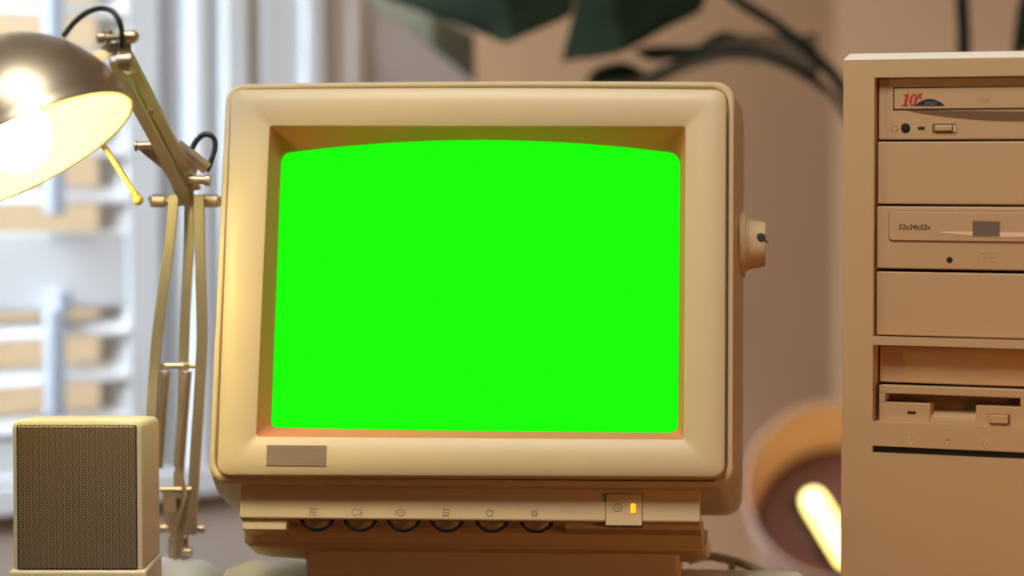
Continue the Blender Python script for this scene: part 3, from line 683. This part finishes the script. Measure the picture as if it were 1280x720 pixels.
# ================================================================== WHITE CABLE behind the monitor
pts = smooth_pts([at(862, 700, 2.0) , at(886, 695, 1.985), at(915, 701, 1.98), at(940, 709, 1.975), at(962, 720, 1.965), at(980, 736, 1.955), at(990, 748, 1.94)], 6)
pts = [Vector((p.x, p.y, max(p.z, .7545))) for p in pts]
m = MB(); m.tube(pts, .0033, 10); wc = obj('white_cable', m, 'whitecable', loc=pts[-1]); tag(wc, 'pale thick cable arching on the desk right of the monitor foot', 'cable')
m = MB(); q = at(915, 707, 1.978); m.cyl(Vector((q.x, q.y, BZ if False else .7502)), q + Z3 * .001, .0028, 12); obj('clip', m, 'whitecable', wc)
# ================================================================== DISH LAMP in the background
DYp = 2.80
rc = at(1048, 612, DYp); Rr = 116 / F * DYp
ic = at(1052, 664, DYp + .085); Ri = .094
axd = (ic - rc).normalized()
dl_ = thing('dish_lamp', 'orange glowing dish lamp with a tubular bulb, blurred behind the tower', 'lamp', (rc.x + .07, DYp + .16, 0))
m = MB(); Hd = (ic - rc).length
nrm = Vector((.0, -.86, .42)).normalized()
def ringp(c, r, n, k=64):
    X = Z3.cross(n).normalized(); Y = n.cross(X); return [c + (X * cos(2 * pi * j / k) + Y * sin(2 * pi * j / k)) * r for j in range(k)]
lps = [ringp(rc.lerp(ic, t), Rr + (Ri - Rr) * (t ** 2.2), nrm) for t in (0, .15, .35, .55, .75, .9, 1)]
outer = [ringp(rc.lerp(ic, t) - nrm * (.004 * t + .001), Rr + .002 + (Ri - Rr) * (t ** 2.2), nrm) for t in (1, .75, .5, .25, 0)]
m.loft(outer + lps, cap0=True, cap1=False); dsh = obj('dish', m, 'copper', dl_, smooth=50)
m = MB(); m.lathe(ic - nrm * .002, nrm, [(Ri, 0), (Ri, .003), (Ri - .004, .0045), (.002, .0045)], 48); obj('dish_centre', m, 'dishdark', dsh, label='dark brown centre of the dish')
b0_ = at(1013, 619, DYp - .03); b1_ = at(1062, 700, DYp + .045)
m = MB(); A = (b0_ - b1_); Lx = A.length; m.lathe(b1_, A, [(.0120, 0), (.0125, .01), (.0125, Lx - .014), (.0110, Lx - .005), (.007, Lx), (.001, Lx + .0015)], 28); obj('tube_bulb', m, 'tube', dl_, label='glowing warm tubular bulb')
m = MB(); b2_ = b1_ - A.normalized() * .03; m.cyl(b2_, b1_ + A.normalized() * .006, .019, 24)
off = Vector((-.014, .022, -.006)); m.bar([b1_ + off, b0_ + off], .018, .004, D=Y3)
obj('bulb_holder', m, 'black', dl_)
base_d = Vector((rc.x + .07, DYp + .16, 0))
m = MB(); m.tube([b2_, b2_ + Vector((.012, .03, -.05)), Vector((base_d.x, base_d.y, .70)), Vector((base_d.x, base_d.y, .01))], .010, 12); obj('stand_pole', m, 'black', dl_)
m = MB(); m.lathe(base_d, Z3, [(.11, 0), (.11, .012), (.02, .02)], 40); obj('stand_base', m, 'black', dl_)

# ================================================================== PLANT
PY = 2.5
pot_c = Vector((.46, 2.52, 0))
pl = thing('potted_plant', 'tall potted plant with large dark green drooping leaves behind monitor and tower', 'plant', pot_c)
m = MB(); m.lathe(pot_c, Z3, [(.085, 0), (.09, .01), (.115, .20), (.122, .21), (.122, .235), (.110, .235), (.106, .21)], 40, cap1=True); obj('pot', m, 'pot', pl)
m = MB(); m.lathe(pot_c, Z3, [(.108, .205), (.108, .222), (.06, .228), (.002, .23)], 30); obj('soil', m, 'soil', pl)['kind'] = 'stuff'
def leaf(name, poly, dep, mt, label=None, thick=.0012, mid=None):
    """poly in columns/rows on a bowed sheet standing at depth dep(x, y)"""
    bm = bmesh.new(); vs = [bm.verts.new((x, y, 0)) for x, y in poly]; bm.faces.new(vs)
    bmesh.ops.triangulate(bm, faces=bm.faces)
    for _ in range(3): bmesh.ops.subdivide_edges(bm, edges=bm.edges, cuts=1, use_grid_fill=False); bmesh.ops.triangulate(bm, faces=bm.faces)
    m = MB(); front = [at(v.co.x, v.co.y, dep(v.co.x, v.co.y)) for v in bm.verts]
    bm.verts.index_update(); fs = [tuple(v.index for v in f.verts) for f in bm.faces]
    m.add(front, fs)
    bm.free(); o = obj(name, m, mt, pl, smooth=60, label=label)
    sl = o.modifiers.new('thickness', 'SOLIDIFY'); sl.thickness = thick; sl.offset = 0
    return o
def curve_pts(pts): return [(p.x, p.y) for p in smooth_pts([Vector((x, y, 0)) for x, y in pts], 5)]
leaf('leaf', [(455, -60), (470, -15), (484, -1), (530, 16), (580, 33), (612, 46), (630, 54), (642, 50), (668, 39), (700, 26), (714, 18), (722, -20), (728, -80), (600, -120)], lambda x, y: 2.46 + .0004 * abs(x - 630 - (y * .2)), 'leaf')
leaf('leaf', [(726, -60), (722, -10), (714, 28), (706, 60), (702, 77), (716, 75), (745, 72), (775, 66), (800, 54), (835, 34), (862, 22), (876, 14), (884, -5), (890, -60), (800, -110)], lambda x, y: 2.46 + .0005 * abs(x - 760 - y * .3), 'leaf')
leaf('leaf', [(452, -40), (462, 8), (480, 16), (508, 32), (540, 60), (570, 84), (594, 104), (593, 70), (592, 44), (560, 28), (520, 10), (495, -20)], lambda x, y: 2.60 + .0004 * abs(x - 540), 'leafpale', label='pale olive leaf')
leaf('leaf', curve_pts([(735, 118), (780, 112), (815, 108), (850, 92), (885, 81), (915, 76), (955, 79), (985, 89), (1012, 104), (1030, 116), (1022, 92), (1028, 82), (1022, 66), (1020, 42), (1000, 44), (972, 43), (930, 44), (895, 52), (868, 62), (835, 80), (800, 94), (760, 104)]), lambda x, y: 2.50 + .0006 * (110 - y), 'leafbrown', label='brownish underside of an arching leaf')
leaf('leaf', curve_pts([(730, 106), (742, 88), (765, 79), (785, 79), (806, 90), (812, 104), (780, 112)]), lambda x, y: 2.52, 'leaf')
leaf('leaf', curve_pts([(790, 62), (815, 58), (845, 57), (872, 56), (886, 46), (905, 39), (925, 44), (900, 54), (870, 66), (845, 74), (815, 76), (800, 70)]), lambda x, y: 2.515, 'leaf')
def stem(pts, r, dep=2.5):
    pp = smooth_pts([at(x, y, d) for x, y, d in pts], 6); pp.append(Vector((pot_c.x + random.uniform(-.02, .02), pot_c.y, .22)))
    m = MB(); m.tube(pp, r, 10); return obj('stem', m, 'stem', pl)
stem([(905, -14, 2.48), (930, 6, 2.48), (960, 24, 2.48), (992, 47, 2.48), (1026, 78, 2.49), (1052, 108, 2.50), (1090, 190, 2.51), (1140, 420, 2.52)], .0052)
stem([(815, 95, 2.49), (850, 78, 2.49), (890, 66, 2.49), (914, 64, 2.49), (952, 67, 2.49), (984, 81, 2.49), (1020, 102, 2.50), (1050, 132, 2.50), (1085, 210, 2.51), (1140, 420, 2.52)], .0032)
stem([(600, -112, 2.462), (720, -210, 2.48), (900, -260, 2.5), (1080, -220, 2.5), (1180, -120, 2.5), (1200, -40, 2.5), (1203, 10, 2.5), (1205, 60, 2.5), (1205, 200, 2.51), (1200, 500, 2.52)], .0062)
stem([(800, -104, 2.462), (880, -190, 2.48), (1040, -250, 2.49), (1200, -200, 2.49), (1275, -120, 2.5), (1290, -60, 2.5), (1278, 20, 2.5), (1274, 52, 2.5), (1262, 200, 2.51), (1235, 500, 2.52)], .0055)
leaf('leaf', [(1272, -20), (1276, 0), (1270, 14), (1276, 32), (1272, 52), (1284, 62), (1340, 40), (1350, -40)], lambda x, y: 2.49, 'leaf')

# ================================================================== LIGHT
w = bpy.data.worlds.new('World'); S.world = w; w.use_nodes = True; nt = w.node_tree; nt.nodes.clear()
N = nt.nodes.new; L = nt.links.new
tc_ = N('ShaderNodeTexCoord'); sp = N('ShaderNodeSeparateXYZ'); L(tc_.outputs['Generated'], sp.inputs[0])
mr = N('ShaderNodeMapRange'); mr.inputs['From Min'].default_value = .15; mr.inputs['From Max'].default_value = .6; L(sp.outputs['Y'], mr.inputs['Value'])
mxn = N('ShaderNodeMix'); mxn.data_type = 'RGBA'; L(mr.outputs[0], mxn.inputs['Factor'])
zr = N('ShaderNodeMapRange'); zr.inputs['From Min'].default_value = -.5; zr.inputs['From Max'].default_value = .5; L(sp.outputs['Z'], zr.inputs['Value'])
rm = N('ShaderNodeMix'); rm.data_type = 'RGBA'; L(zr.outputs[0], rm.inputs['Factor'])
rm.inputs['A'].default_value = (.012, .005, .002, 1); rm.inputs['B'].default_value = (.085, .07, .055, 1)
L(rm.outputs['Result'], mxn.inputs['A']); mxn.inputs['B'].default_value = (1.35, 1.42, 1.5, 1)
bg = N('ShaderNodeBackground'); L(mxn.outputs['Result'], bg.inputs['Color']); wo = N('ShaderNodeOutputWorld'); L(bg.outputs[0], wo.inputs[0])

def light(name, kind, loc, target, energy, col, size=.5, sy=None):
    l = bpy.data.lights.new(name, kind); l.energy = energy; l.color = col
    if kind == 'AREA':
        l.shape = 'RECTANGLE'; l.size = size; l.size_y = sy or size
    else: l.shadow_soft_size = size
    o = bpy.data.objects.new(name, l); COL.objects.link(o); o.location = loc
    o.rotation_euler = (Vector(target) - Vector(loc)).to_track_quat('-Z', 'Y').to_euler(); return o
bw = light('shutter_fill', 'AREA', (-.78, 1.80, 1.50), (-.36, 2.6, 0.93), 4.3, (.72, .85, 1), .5, .6); bw.data.spread = R(66)  # added cool fill inside the room, out of view, to brighten the shutters
light('overhead_key', 'AREA', (-.20, 1.10, 2.26), (.05, 1.87, 1.0), 17.5, (1, .94, .83), .6, .5)  # added key light from above, out of view, with no fixture
light('low_orange_fill', 'AREA', (.50, 1.35, .83), (.15, 1.87, .85), .72, (1, .38, .10), .12, .12)  # added orange fill, out of view, to warm the lower monitor parts
light('outdoor_daylight', 'AREA', tuple(WP - WN * .5 + Z3 * 2.9), tuple(WP - WN * 1.5 + Z3 * 1.0), 85, (1, .94, .80), 2.6, .4)

# ================================================================== CAMERA
cd = bpy.data.cameras.new('camera'); co = bpy.data.objects.new('camera', cd); COL.objects.link(co)
cd.sensor_width = 36; cd.lens = F / 1280 * 36; co.location = CAM; co.rotation_euler = (pi / 2 - PITCH, 0, 0)
cd.clip_start = .05; cd.dof.use_dof = True; cd.dof.focus_distance = 1.85; cd.dof.aperture_fstop = 2.6
S.camera = co
S.view_settings.view_transform = 'Standard'; S.view_settings.look = 'None'; S.view_settings.gamma = 1; S.view_settings.exposure = 0
S.view_settings.use_curve_mapping = False
S.cycles.use_denoising = True
S.cycles.max_bounces = 8
